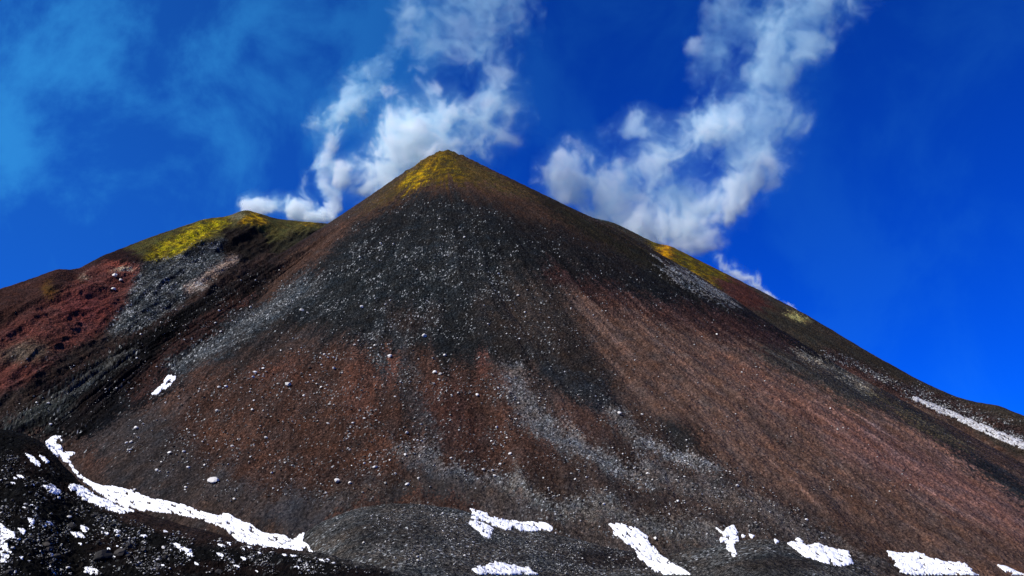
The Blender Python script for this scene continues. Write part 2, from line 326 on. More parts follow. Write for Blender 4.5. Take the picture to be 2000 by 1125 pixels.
def grid_object(name, az, rows, hfun, mat, canvas, streak, kind='structure', tint=.60):
    A, Rr = np.meshgrid(az, rows); X = Rr * np.sin(A); Y = Rr * np.cos(A)
    X = X.astype(np.float64); Y = Y.astype(np.float64)
    Z = hfun(X, Y)
    px, py, fw = proj(X, Y, Z)
    behind = Y < 20
    px = np.where(behind, 1000, px); py = np.where(behind, 1400, py)
    col, spk = paint(X, Y, Z, px, py, canvas, streak)
    n, m = X.shape
    me = bpy.data.meshes.new(name)
    me.vertices.add(n * m); me.vertices.foreach_set('co', np.stack([X, Y, Z], -1).astype(np.float32).ravel())
    i = np.arange(n * m).reshape(n, m)
    f = np.stack([i[:-1, :-1], i[:-1, 1:], i[1:, 1:], i[1:, :-1]], -1).reshape(-1, 4)
    nf = len(f)
    me.loops.add(nf * 4); me.loops.foreach_set('vertex_index', f.astype(np.int32).ravel())
    me.polygons.add(nf); me.polygons.foreach_set('loop_start', np.arange(nf, dtype=np.int32) * 4); me.polygons.foreach_set('loop_total', np.full(nf, 4, np.int32))
    me.polygons.foreach_set('use_smooth', np.ones(nf, bool))
    me.update()
    at = me.attributes.new('rock', 'FLOAT_COLOR', 'POINT')
    at.data.foreach_set('color', np.concatenate([col * tint, np.ones((n, m, 1))], -1).astype(np.float32).ravel())
    me.materials.append(mat)
    o = bpy.data.objects.new(name, me); COL.objects.link(o); tag(o, kind=kind)
    zsplat(px, py, fw, behind)
    return o, (X, Y, Z)

def paint(X, Y, Z, px, py, canvas, streak):
    """rock colour by place; colour boundaries and streaks follow the way loose rock slides"""
    if streak == 'cone':
        dx = X - AX; dy = Y - AY; rho = np.hypot(dx, dy); th = np.degrees(np.arctan2(dx, -dy))
        st = fbm2(th / 1.1, rho / 90, 4, 101, .6); st2 = fbm2(th / 3.2, rho / 130, 3, 111)
        fxd, fyd = px - 868, py - 297; ln = np.hypot(fxd, fyd) + 30
    elif streak == 'ridge':
        u = X * 0.09 + Y; v = X - Y * 0.09
        st = fbm2(v / 5, u / 30, 4, 102, .6); st2 = fbm2(v / 16, u / 60, 3, 112)
        fxd, fyd = -0.8 + 0 * px, 0.6 + 0 * py; ln = 1.0
    elif streak == 'ridge_right':
        u = X * 0.9 - Y * 0.3; v = X * 0.3 + Y * 0.9
        st = fbm2(v / 5, u / 40, 4, 103, .6); st2 = fbm2(v / 14, u / 70, 3, 113)
        fxd, fyd = 0.88 + 0 * px, 0.47 + 0 * py; ln = 1.0
    else:
        st = fbm2(X / 3.0, Y / 3.0, 4, 104, .6); st2 = fbm2(X / 10, Y / 10, 3, 114)
        fxd, fyd = 1 + 0 * px, 0 * py; ln = 1.0
    fxd = fxd / ln; fyd = fyd / ln
    iso = fbm2(X / 5.0, Y / 5.0, 4, 120, .62); iso2 = fbm2(X / 22, Y / 22, 3, 125)
    gr = fbm2(X / 1.1, Y / 1.1, 3, 130, .8); gq = fbm2(X / 1.6 + 50, Y / 1.6, 3, 133, .8)
    sc = {'cone': 1.0, 'ridge': .35, 'ridge_right': .4}.get(streak, .3)
    a = (st * 46 + st2 * 44 + gr * 44) * sc; b = (iso * 18 + iso2 * 16 + gq * 34) * sc
    s = canvas.sample(px + fxd * a - fyd * b, py + fyd * a + fxd * b)
    col = s[..., :3]; k = s[..., 3]
    # lighter and darker grains and streaks of the rock itself
    wn = vhash(_h((X * 16).astype(np.int64), (Y * 16).astype(np.int64), None, 160)) + vhash(_h((X * 16).astype(np.int64), (Y * 16).astype(np.int64), None, 161)) - 1
    if streak == 'cone':
        stk = sstep(.18, .55, fbm2(th / .5, rho / 50, 3, 170)) * sstep(8, 20, th); stk2 = sstep(.2, .5, fbm2(th / .7 + 9, rho / 60, 3, 175)) * sstep(8, 20, th)
        st = st + stk * .9 - stk2 * .5
    v = .93 * np.exp(1.7 * wn * (.28 + 1.2 * np.clip(k, 0, 1))) * np.exp(0.62 * st + 0.34 * st2 + 2.3 * gr * (0.3 + k) + 0.6 * iso)
    col = col * np.clip(v, .15, 4.0)[..., None]
    lum = col.mean(-1, keepdims=True); col = (lum + (col - lum) * (.70 + .3 * np.clip((col[..., 1:2] / (col[..., 2:3] + .002) - 2.0) / 2, 0, 1))) * np.array([1.0, .98, .94])
    yel = np.clip((col[..., 1] / (col[..., 2] + .002) - 2.0) / 3, 0, 1) * (1 - sstep(-.25, .30, fbm2(X / 7 + 13, Y / 7, 5, 180, .7))) * .8
    col = col * (1 - yel[..., None]) + np.array([.030, .023, .014]) * yel[..., None]
    hue = fbm2(X / 9 + 40, Y / 9, 4, 135, .6)[..., None]
    col = col * (1 + hue * np.array([0.34, 0.02, -0.26]))
    # pale grains, single stones too small to model
    cell = 0.36
    h1 = vhash(_h(np.floor(X / cell).astype(np.int64), np.floor(Y / cell).astype(np.int64), None, 140))
    clump = np.clip(0.42 + 2.6 * fbm2(X / 16, Y / 16, 5, 141, .7), 0.04, 2.4)
    p = np.clip(k, 0, 1) ** 2.0 * 0.36 * clump
    hit = np.clip((h1 - (1 - p)) / 0.03, 0, 1)
    pale = lin((205, 210, 208)) * (0.16 + 1.4 * vhash(_h(np.floor(X / cell).astype(np.int64), np.floor(Y / cell).astype(np.int64), None, 150)) ** 3)[..., None]
    col = col * (1 - hit[..., None]) + pale * hit[..., None]
    return np.clip(col, 0.002, .8), k

ZS = 2.0
ZB = np.full((int(1125 / ZS) + 1, int(2000 / ZS)), 1e9)
def zsplat(px, py, fw, behind):
    ok = (~behind) & (px >= 0) & (px < 2000) & (py >= 0) & (py < 1125) & (fw > 5)
    i = (py[ok] / ZS).astype(int); j = (px[ok] / ZS).astype(int)
    np.minimum.at(ZB, (i, j), fw[ok])

def rock_material(name, bump=0.6, scale=1.2, rough=.92):
    m = bpy.data.materials.new(name); m.use_nodes = True
    t = m.node_tree; n = t.nodes; l = t.links; b = n['Principled BSDF']
    b.inputs['Roughness'].default_value = rough; b.inputs['Specular IOR Level'].default_value = 0.04
    at = n.new('ShaderNodeAttribute'); at.attribute_name = 'rock'
    tc = n.new('ShaderNodeTexCoord')
    n1 = n.new('ShaderNodeTexNoise'); n1.inputs['Scale'].default_value = scale; n1.inputs['Detail'].default_value = 5; n1.inputs['Roughness'].default_value = .7
    l.new(tc.outputs['Object'], n1.inputs['Vector'])
    mr = n.new('ShaderNodeMapRange'); mr.inputs[1].default_value = .3; mr.inputs[2].default_value = .7; mr.inputs[3].default_value = .62; mr.inputs[4].default_value = 1.4
    l.new(n1.outputs[0], mr.inputs[0])
    mx = n.new('ShaderNodeVectorMath'); mx.operation = 'SCALE'; l.new(at.outputs['Color'], mx.inputs[0]); l.new(mr.outputs[0], mx.inputs['Scale'])
    l.new(mx.outputs[0], b.inputs['Base Color'])
    vo = n.new('ShaderNodeTexVoronoi'); vo.inputs['Scale'].default_value = scale * .8; l.new(tc.outputs['Object'], vo.inputs['Vector'])
    ad = n.new('ShaderNodeMath'); ad.operation = 'ADD'; l.new(n1.outputs[0], ad.inputs[0]); l.new(vo.outputs['Distance'], ad.inputs[1])
    bp = n.new('ShaderNodeBump'); bp.inputs['Strength'].default_value = bump; bp.inputs['Distance'].default_value = .8
    l.new(ad.outputs[0], bp.inputs['Height']); l.new(bp.outputs[0], b.inputs['Normal'])
    return m
M_scree = rock_material('volcanic_scree', .75, .9)
M_rubble = rock_material('lava_rubble', .9, 1.6)

def azr(p0, p1, n): return np.linspace(math.atan((p0 - 1000) / (FPX * .966)), math.atan((p1 - 1000) / (FPX * .966)), n)
# cone: rows spaced so that they fall evenly on the slope as seen
K = .72; C0 = K * 700 - AZ
te = np.linspace(K - C0 / 215, K - C0 / 735, 900); rows = C0 / (K - te)
rows = np.concatenate([rows, np.linspace(737, 980, 60)])
azs = np.concatenate([np.linspace(R(-56), R(-37), 60, endpoint=False), np.linspace(R(-37), R(33.5), 1750, endpoint=False), np.linspace(R(33.5), R(56), 80)])
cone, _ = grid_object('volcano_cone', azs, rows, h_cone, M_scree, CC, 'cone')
lr, _ = grid_object('left_hill', np.concatenate([np.linspace(R(-52), R(-36), 50, endpoint=False), np.linspace(R(-36), R(-6), 700)]), np.concatenate([np.linspace(420, 900, 720), np.linspace(904, 1150, 40)]),
                    lambda X, Y: h_ridge(X, Y, LEFT, .72, .6, 9.0, 201), M_scree, CL, 'ridge')
rr_, _ = grid_object('right_hill', np.concatenate([np.linspace(R(3), R(33), 700, endpoint=False), np.linspace(R(33), R(52), 80)]), np.concatenate([np.linspace(560, 870, 420), np.linspace(875, 1150, 40)]),
                     lambda X, Y: h_ridge(X, Y, RIGHT, .62, .6, 1.6, 301), M_scree, CR, 'ridge_right')
gaz = np.concatenate([np.linspace(R(-180), R(-40), 120, endpoint=False), np.linspace(R(-40), R(35), 1500, endpoint=False), np.linspace(R(35), R(180), 125)])
grow = np.concatenate([np.geomspace(1.0, 70, 60, endpoint=False), np.linspace(70, 130, 160, endpoint=False), np.linspace(130, 290, 620, endpoint=False), np.geomspace(290, 9000, 60)])
ground, _ = grid_object('ground', gaz, grow, h_ground, M_rubble, CG, 'ground')

# depth of the visible surface per photo pixel, holes closed from their neighbours
for _ in range(3):
    P = np.pad(ZB, 1, mode='edge'); nb = np.stack([P[1:-1, :-2], P[1:-1, 2:], P[:-2, 1:-1], P[2:, 1:-1]])
    md = np.sort(nb, 0)[1]
    ZB = np.where((ZB > md * 1.12) & (md < 1e8), md, ZB)
def surf(px, py):
    px = np.asarray(px, float); py = np.asarray(py, float)
    fx = np.clip(px / ZS - .5, 0, ZB.shape[1] - 1.01); fy = np.clip(py / ZS - .5, 0, ZB.shape[0] - 1.01)
    d = ZB[np.round(fy).astype(int), np.round(fx).astype(int)]
    a, b, c = rays(px, py)
    return a * d, b * d, c * d + EYE, d
#@@PART2
# ------------------------------------------------------------------ snow left lying in hollows
M_snow = bpy.data.materials.new("old_snow"); M_snow.use_nodes = True
t_ = M_snow.node_tree; b_ = t_.nodes['Principled BSDF']; b_.inputs['Roughness'].default_value = .6; b_.inputs['Specular IOR Level'].default_value = .3
n_ = t_.nodes.new('ShaderNodeTexNoise'); n_.inputs['Scale'].default_value = .9; n_.inputs['Detail'].default_value = 5
c_ = t_.nodes.new('ShaderNodeTexCoord'); t_.links.new(c_.outputs['Object'], n_.inputs['Vector'])
q_ = t_.nodes.new('ShaderNodeValToRGB'); q_.color_ramp.elements[0].position = .30; q_.color_ramp.elements[0].color = (.62, .62, .62, 1); q_.color_ramp.elements[1].position = .45; q_.color_ramp.elements[1].color = (.90, .91, .92, 1)
t_.links.new(n_.outputs[0], q_.inputs[0]); t_.links.new(q_.outputs[0], b_.inputs['Base Color'])
u_ = t_.nodes.new('ShaderNodeBump'); u_.inputs['Strength'].default_value = .10; u_.inputs['Distance'].default_value = .3
t_.links.new(n_.outputs[0], u_.inputs['Height']); t_.links.new(u_.outputs[0], b_.inputs['Normal'])
M_dirty = M_snow.copy(); M_dirty.name = "dusty_snow"
e_ = [n for n in M_dirty.node_tree.nodes if n.type == 'VALTORGB'][0].color_ramp.elements; e_[0].color = (.22, .2, .19, 1); e_[1].color = (.52, .53, .54, 1); e_[0].position = .4; e_[1].position = .58

SHORT = {1: 'long curved snow strip', 2: 'striped snow tongue', 5: 'patch left of the snow tongue', 15: 'lone gully snow patch', 16: 'ragged snow bar', 17: 'frayed snow patch', 18: 'bottom edge snow on the grey mound', 19: 'long slanting snow tongue', 20: 'forked snow patch', 24: 'snow wedge on the right mound', 25: 'bottom right snowfield', 26: 'bottom right snow line', 27: 'dusty snow band', 11: 'ragged fleck in black rubble', 12: 'fleck at the bottom edge on the left'}
def snow(pts, label, mat=M_snow, rag=1.0, step=1.1, seed=0, along=(1, .35), group='snow patches left on the volcano'):
    P = np.array(pts, float)
    x0, y0 = P.min(0) - 8; x1, y1 = P.max(0) + 8
    gx = np.arange(max(x0, -30), min(x1, 2030), step); gy = np.arange(y0, min(y1, 1124 if y1 > 1124 else y1), step)
    X, Y = np.meshgrid(gx, gy)
    ins = np.zeros(X.shape, bool); dist = np.full(X.shape, 1e9)
    for (ax, ay), (bx, by) in zip(P, np.roll(P, -1, 0)):
        if ay != by: ins ^= ((ay > Y) != (by > Y)) & (X < (bx - ax) * (Y - ay) / (by - ay) + ax)
        dx, dy = bx - ax, by - ay
        q = np.clip(((X - ax) * dx + (Y - ay) * dy) / (dx * dx + dy * dy + 1e-9), 0, 1)
        dist = np.minimum(dist, np.hypot(X - ax - q * dx, Y - ay - q * dy))
    sd = np.where(ins, dist, -dist)
    l_ = math.hypot(*along); ux, uy = along[0] / l_, along[1] / l_
    A = X * ux + Y * uy; B = -X * uy + Y * ux
    nz = fbm2(A / 22, B / 7, 4, 400 + seed, .6)
    s = sd + rag * (nz * 8.0 + fbm2(A / 6, B / 2.6, 3, 410 + seed, .7) * 3.0) + .6
    holes = fbm2(A / 16, B / 3.5, 3, 430 + seed, .6)
    s = np.minimum(s, (.27 - holes) * 26 / max(rag, .4))
    wx, wy, wz, d = surf(np.clip(X, 0, 1999), np.clip(Y, 0, 1124))
    for _k in range(5):
        pd = np.pad(d, 1, mode='edge'); md = np.median(np.stack([pd[i:i + d.shape[0], j:j + d.shape[1]] for i in range(3) for j in range(3)]), 0); d = md
    raw = d
    a, b, c = rays(X, Y)
    wx, wy, wz = a * d, b * d, c * d + EYE
    th = np.clip(s, -1, 5) / 5; sc = np.clip(d / 300, .4, 2.2)
    top = wz + np.where(th > 0, -.08 + .50 * np.sqrt(np.maximum(th, 0)), -.05) * sc
    # lies a little towards the viewer's side of the stones as well, where the slope is steep
    keep = (s > 0) & (d < 1e6)
    cell = keep[:-1, :-1] & keep[:-1, 1:] & keep[1:, 1:] & keep[1:, :-1]
    dm = np.stack([d[:-1, :-1], d[:-1, 1:], d[1:, 1:], d[1:, :-1]]); cell &= (dm.max(0) - dm.min(0)) < dm.min(0) * .05
    if cell.sum() < 3: return None
    lab = np.where(cell, np.arange(cell.size).reshape(cell.shape) + 1, 0)
    while True:
        p_ = np.pad(lab, 1); m_ = np.maximum.reduce([p_[1:-1, 1:-1], p_[:-2, 1:-1], p_[2:, 1:-1], p_[1:-1, :-2], p_[1:-1, 2:]]); m_ = np.where(cell, m_, 0)
        if (m_ == lab).all(): break
        lab = m_
    ids, cnt = np.unique(lab[lab > 0], return_counts=True); order = np.argsort(-cnt); first = None
    for rank, q_i in enumerate(order):
        if rank and cnt[q_i] < 14: break
        o = snow_piece(X, wx, wy, wz, top, sc, lab == ids[q_i], mat)
        if rank: nm_ = SHORT.get(seed, 'snow patch at the left edge'); tag(o, 'small snow scrap broken off right beside the ' + nm_, 'snow patch', 'scraps beside the ' + nm_)
        else: tag(o, label, 'snow patch', group); first = o
    return first
def snow_piece(X, wx, wy, wz, top, sc, cell, mat):
    h, wd = X.shape; idx = np.arange(h * wd).reshape(h, wd); nn = h * wd
    I, J = np.nonzero(cell)
    q = np.stack([idx[I, J], idx[I + 1, J], idx[I + 1, J + 1], idx[I, J + 1]], 1)
    bot = wz - .5 * sc
    verts = np.concatenate([np.stack([wx, wy, top], -1).reshape(-1, 3), np.stack([wx, wy, bot], -1).reshape(-1, 3)])
    faces = [q, (q + nn)[:, ::-1]]
    cp_ = np.pad(cell, 1)
    for di, dj, e0, e1 in ((-1, 0, (0, 1), (0, 0)), (1, 0, (1, 0), (1, 1)), (0, -1, (0, 0), (1, 0)), (0, 1, (1, 1), (0, 1))):
        nbr = cp_[1 + di:1 + di + cell.shape[0], 1 + dj:1 + dj + cell.shape[1]]
        I, J = np.nonzero(cell & ~nbr)
        v0 = idx[I + e0[0], J + e0[1]]; v1 = idx[I + e1[0], J + e1[1]]
        faces.append(np.stack([v0, v0 + nn, v1 + nn, v1], 1))
    F = np.concatenate(faces); used = np.unique(F); rm = np.zeros(len(verts), int); rm[used] = np.arange(len(used)); F = rm[F]; verts = verts[used]
    cen = verts.mean(0); cen[2] = verts[:, 2].min()
    me = bpy.data.meshes.new('snow_patch'); me.from_pydata((verts - cen).tolist(), [], F.tolist())
    me.polygons.foreach_set('use_smooth', np.ones(len(me.polygons), bool)); me.materials.append(mat); me.update()
    o = bpy.data.objects.new('snow_patch', me); o.location = cen; COL.objects.link(o)
    return o

snow([(105, 850), (118, 852), (121, 862), (124, 880), (148, 884), (137, 890), (133, 897), (150, 918), (167, 936), (200, 949), (240, 952), (290, 971), (350, 983), (400, 1001), (425, 1006), (447, 1003), (472, 1018), (495, 1026), (512, 1041), (550, 1044), (572, 1052), (597, 1038), (591, 1055), (612, 1077), (560, 1072), (500, 1066), (465, 1056), (440, 1034), (400, 1015), (340, 1003), (280, 997), (240, 990), (200, 970), (170, 949), (150, 929), (133, 907), (108, 886), (92, 873), (90, 861)],
     'long curved white snow strip lying in the gully between dark rubble and cone', rag=.55, seed=1)
snow([(126, 944), (160, 950), (200, 973), (240, 990), (264, 997), (235, 1003), (205, 995), (170, 978), (143, 963)], 'striped snow tongue beside the lower edge of the long curved snow strip', rag=.75, seed=2)
snow([(49, 886), (62, 890), (79, 904), (79, 912), (63, 905)], 'slender snow sliver left of the top end of the long snow strip', rag=.3, seed=3)
snow([(76, 889), (88, 893), (98, 903), (88, 905)], 'tiny snow fleck between the slender sliver and the long snow strip', rag=.3, seed=4)
snow([(84, 949), (100, 946), (120, 958), (113, 967), (94, 961)], 'small broken snow patch left of the striped snow tongue', rag=.5, seed=5)
snow([(0, 1022), (12, 1030), (28, 1038), (31, 1052), (18, 1052), (16, 1070), (18, 1095), (0, 1104)], 'large snow patch cut off by the left edge among black rubble', rag=.6, seed=6)
snow([(33, 1030), (45, 1032), (58, 1044), (46, 1046)], 'narrow snow fleck just right of the snow patch at the left edge', rag=.3, seed=7)
snow([(153, 1023), (170, 1029), (178, 1038), (162, 1038)], 'small pointed snow fleck in black rubble below the snow tongue', rag=.3, seed=8)
snow([(138, 1039), (160, 1040), (168, 1052), (148, 1049)], 'flat snow fleck just below the small pointed one in black rubble', rag=.3, seed=9)
snow([(212, 1028), (237, 1037), (228, 1041)], 'thin slanting snow fleck below the brown smooth bank', rag=.2, seed=10)
snow([(336, 1058), (352, 1063), (374, 1074), (376, 1086), (354, 1080)], 'ragged snow fleck in black rubble below the middle of the long snow strip', rag=.4, seed=11)
snow([(163, 1109), (180, 1106), (194, 1114), (189, 1124), (174, 1121)], 'snow fleck at the bottom edge among black rubble on the left', rag=.4, seed=12)
snow([(54, 1012), (66, 1013), (70, 1022), (60, 1024)], 'little snow fleck above the narrow one near the left edge', rag=.2, seed=13)
snow([(377, 1096), (389, 1101), (391, 1105), (382, 1102)], 'lowest tiny snow fleck below the ragged one in black rubble', rag=.1, seed=14)
snow([(348, 727), (342, 742), (326, 758), (306, 771), (296, 769), (314, 752), (322, 742), (328, 733)], 'lone snow patch high in the dark gully on the left of the cone', rag=.35, seed=15, along=(-.8, .6))
snow([(918, 994), (938, 998), (955, 1003), (970, 1009), (1000, 1017), (1020, 1019), (1050, 1019), (1080, 1025), (1077, 1040), (1055, 1035), (1045, 1038), (1010, 1036), (980, 1032), (955, 1022), (922, 1013)], 'ragged snow bar along the foot of the cone above the grey mound', rag=.6, seed=16)
snow([(906, 1015), (930, 1017), (950, 1023), (964, 1032), (957, 1050), (950, 1052), (934, 1038)], 'frayed snow patch hanging below the left end of the ragged snow bar', rag=.5, seed=17)
snow([(922, 1112), (955, 1101), (970, 1097), (1000, 1102), (1032, 1109), (1052, 1121), (1060, 1140), (940, 1140)], 'patchy snow at the bottom edge on the grey mound', rag=.8, seed=18)
snow([(1188, 1023), (1215, 1022), (1240, 1030), (1264, 1046), (1268, 1060), (1288, 1080), (1312, 1099), (1350, 1119), (1364, 1140), (1306, 1140), (1278, 1112), (1250, 1092), (1238, 1072), (1213, 1052), (1198, 1041)], 'long snow tongue slanting down to the bottom edge right of centre', rag=.7, seed=19, along=(1, .75))
snow([(1396, 1028), (1412, 1039), (1422, 1029), (1434, 1024), (1444, 1045), (1442, 1056), (1432, 1061), (1440, 1082), (1432, 1088), (1414, 1066), (1403, 1052), (1414, 1048)], 'small forked snow patch between the slanting tongue and the right mound', rag=.4, seed=20)
snow([(1445, 1040), (1457, 1045), (1451, 1052)], 'tiny snow fleck touching the right of the forked snow patch', rag=.1, seed=21)
snow([(1461, 1042), (1475, 1046), (1468, 1053)], 'second tiny snow fleck right of the forked snow patch', rag=.1, seed=22)
snow([(1510, 1050), (1522, 1057), (1515, 1062)], 'tiny snow fleck left of the wide snow patch on the mound crest', rag=.1, seed=23)
snow([(1538, 1061), (1560, 1050), (1575, 1063), (1600, 1061), (1625, 1070), (1657, 1077), (1669, 1101), (1640, 1106), (1600, 1098), (1570, 1085)], 'wide wedge of snow on the crest of the right mound', rag=.6, seed=24)
snow([(1731, 1074), (1760, 1081), (1790, 1077), (1815, 1089), (1850, 1096), (1885, 1101), (1902, 1114), (1932, 1140), (1780, 1140), (1748, 1106)], 'biggest snowfield at the bottom right edge under the reddish slope', rag=.7, seed=25)
snow([(1943, 1100), (1965, 1106), (2004, 1122), (2004, 1134), (1970, 1122)], 'thin snow line in the bottom right corner', rag=.3, seed=26)
snow([(1768, 766), (1800, 779), (1850, 799), (1900, 820), (1950, 842), (2022, 868), (2022, 884), (1980, 871), (1930, 848), (1880, 826), (1830, 803), (1790, 784)], 'long straight dusty snow band running down the far right slope', M_dirty, rag=.35, seed=27, along=(1, .45))

for k in range(46):
    x = RNG.uniform(5, 640); y = np.interp(x, [0, 120, 300, 600], [900, 985, 1030, 1090]) + RNG.random() ** 1.3 * (1120 - np.interp(x, [0, 120, 300, 600], [900, 985, 1030, 1090]))
    q = RNG.uniform(3, 9); e = RNG.uniform(.2, .5)
    snow([(x - q, y - q * e), (x + q * .3, y - q * .25), (x + q, y + q * e), (x - q * .2, y + q * .3)], 'tiny snow fleck caught between black rubble stones at the bottom left', rag=.12, seed=40 + k, step=1.0, group='tiny snow flecks in the front rubble')
# ------------------------------------------------------------------ stones
def stone_material(name, cols):
    m = bpy.data.materials.new(name); m.use_nodes = True; t = m.node_tree; b = t.nodes['Principled BSDF']
    b.inputs['Roughness'].default_value = .9; b.inputs['Specular IOR Level'].default_value = .2
    oi = t.nodes.new('ShaderNodeObjectInfo'); r = t.nodes.new('ShaderNodeValToRGB')
    r.color_ramp.elements[0].color = (*cols[0], 1); r.color_ramp.elements[1].color = (*cols[1], 1)
    n = t.nodes.new('ShaderNodeTexNoise'); n.inputs['Scale'].default_value = 2.5; n.inputs['Detail'].default_value = 4
    tc = t.nodes.new('ShaderNodeTexCoord'); t.links.new(tc.outputs['Object'], n.inputs['Vector'])
    ad = t.nodes.new('ShaderNodeMath'); ad.operation = 'MULTIPLY_ADD'; ad.inputs[1].default_value = .7
    t.links.new(oi.outputs['Random'], ad.inputs[0]); sub = t.nodes.new('ShaderNodeMath'); sub.operation = 'MULTIPLY_ADD'; sub.inputs[1].default_value = .8; sub.inputs[2].default_value = -.25
    t.links.new(n.outputs[0], sub.inputs[0]); t.links.new(sub.outputs[0], ad.inputs[2])
    t.links.new(ad.outputs[0], r.inputs[0]); t.links.new(r.outputs[0], b.inputs['Base Color'])
    return m
M_pale = stone_material('pale_boulder', ((.42, .40, .36), (.85, .83, .77)))
M_dark = stone_material('dark_boulder', ((.012, .012, .012), (.055, .048, .042)))
import bmesh
def boulder_mesh(seed, sub=2):
    bm = bmesh.new(); bmesh.ops.create_icosphere(bm, subdivisions=sub, radius=1.0)
    rg = np.random.default_rng(seed); pl = rg.normal(size=(9, 3)); pl /= np.linalg.norm(pl, axis=1)[:, None]; off = rg.uniform(.55, .9, 9)
    for v in bm.verts:
        p = np.array(v.co)
        for n, d in zip(pl, off):                          # chip flat faces off the lump
            e = p @ n - d
            if e > 0: p = p - n * e
        p = p * (1 + .06 * rg.normal())
        v.co = Vector((p * np.array([1.15, .9, .72])).tolist())
    me = bpy.data.meshes.new('boulder'); bm.to_mesh(me); bm.free(); return me
B_MESH = []
for k in range(8):
    me = boulder_mesh(k); me.materials.append(M_pale); B_MESH.append(me)
B_DARK = []
for k in range(4):
    me = boulder_mesh(20 + k); me.materials.append(M_dark); B_DARK.append(me)
def boulder(px, py, size, label, group, dark=False, flat=1.0):
    x, y, z, d = (float(v) for v in surf(px, py))
    if d > 1e6: return None
    s = size / 2 * d / FPX
    o = bpy.data.objects.new('boulder', random.choice(B_DARK if dark else B_MESH)); COL.objects.link(o)
    o.location = (x, y - s * .3, z + s * .22); o.rotation_euler = (random.uniform(-.35, .35), random.uniform(-.35, .35), random.uniform(0, 6.28)); o.scale = (s, s, s * flat)
    return tag(o, label, 'boulder', group)
GB = 'pale boulders scattered over the volcano'
for px, py, sz, lb in ((416, 941, 21, 'largest pale boulder, flat and white, on the lower left of the cone'), (563, 752, 13, 'pale boulder on the rusty middle slope, left of centre'),
                       (829, 657, 11, 'flat pale boulder where grey scree meets the dark red slope below the summit'), (849, 728, 9, 'pale boulder on the dark red slope below the centre scree'),
                       (761, 697, 10, 'pale boulder above the small orange patch on the cone'), (1210, 808, 9, 'pale boulder at the right end of the dark blue scree tongue'),
                       (1440, 949, 8, 'yellowish pale boulder on the brown lower right slope'), (996, 887, 8, 'pale boulder just above the central grey gravel band'),
                       (225, 539, 11, 'larger of two pale boulders on the red hill'), (236, 548, 8, 'smaller pale boulder just below the larger one on the red hill'), (223, 566, 10, 'pale boulder lowest on the red hill'),
                       (658, 940, 12, 'pale boulder in a small gravel cluster left of the grey mound'), (331, 885, 8, 'pale boulder on the grey brown slope above the long snow strip'), (263, 957, 8, 'yellowish boulder at the upper edge of the long snow strip'),
                       (82, 813, 8, 'pale yellow boulder on the dark ribs above the snow strip'), (590, 607, 9, 'pale boulder on dark scree of the upper left flank'), (1280, 1052, 8, 'pale stone right of the slanting snow tongue'),
                       (707, 600, 8, 'long pale boulder in the upper scree below the summit'), (26, 1071, 8, 'round pale stone in black rubble near the left edge'), (50, 986, 7, 'round pale stone in black rubble below the striped snow tongue')):
    boulder(px, py, sz, lb, GB)
# loose pale stones: denser in the scree, the largest as single boulders
def zone_poly(pts, n):
    P = np.array(pts, float); out = []
    while len(out) < n:
        x = RNG.uniform(P[:, 0].min(), P[:, 0].max(), n * 2); y = RNG.uniform(P[:, 1].min(), P[:, 1].max(), n * 2); ins = np.zeros(len(x), bool)
        for (ax, ay), (bx, by) in zip(P, np.roll(P, -1, 0)):
            if ay != by: ins ^= ((ay > y) != (by > y)) & (x < (bx - ax) * (y - ay) / (by - ay) + ax)
        den = .3 + fbm2(x / 60, y / 60, 5, 500, .75) * 2.2
        ok = ins & (RNG.uniform(0, 1, len(x)) < den)
        out += list(zip(x[ok], y[ok]))
    return out[:n]
ZONES = (
    ([(860, 420), (680, 500), (440, 680), (560, 690), (800, 660), (1000, 690), (1150, 700), (1250, 600), (1100, 560)], 60, 3.2, 'small pale stone in the dark scree fan below the summit', 2400),
    ([(560, 690), (330, 760), (200, 860), (400, 980), (640, 990), (980, 930), (1020, 780), (900, 680), (700, 650)], 105, 5.2, 'small pale stone on the rusty slope above the grey mound and snow strip', 3400),
    ([(1000, 720), (1250, 800), (1500, 950), (1650, 1060), (1100, 1020), (980, 900)], 30, 4.5, 'small pale stone on the lower slope behind the right snow patches', 3200),
    ([(1250, 600), (1480, 680), (1700, 860), (1900, 1040), (1600, 990), (1200, 780)], 12, 4.0, 'small pale stone on the smooth brown right slope', 500),
    ([(620, 1030), (820, 985), (1100, 1050), (1300, 1090), (1400, 1120), (850, 1122)], 20, 4.0, 'small pale stone on the grey mound at the bottom', 4500),
    ([(0, 860), (120, 960), (300, 1030), (560, 1075), (760, 1120), (0, 1124)], 40, 5.5, 'small pale stone in the black rubble at the bottom left', 5200),
    ([(0, 810), (280, 620), (520, 520), (600, 540), (340, 730), (150, 840)], 18, 4.2, 'small pale stone on the dark ribs left of the cone', 1500),
    ([(1650, 705), (1800, 765), (1990, 850), (1990, 870), (1800, 790)], 0, 4.5, '', 600),
)
LOOSE = []
for pts, n, sz, lb, m in ZONES:
    pp = zone_poly(pts, n + m)
    for x, y in pp[:n]: boulder(x, y, sz * (.75 + .9 * RNG.random() ** 2), lb, 'small stones: ' + lb.split('small pale stone ')[1] if lb else None)
    LOOSE += [(x, y, sz * .22 + sz * .75 * RNG.random() ** 4) for x, y in pp[n:]]
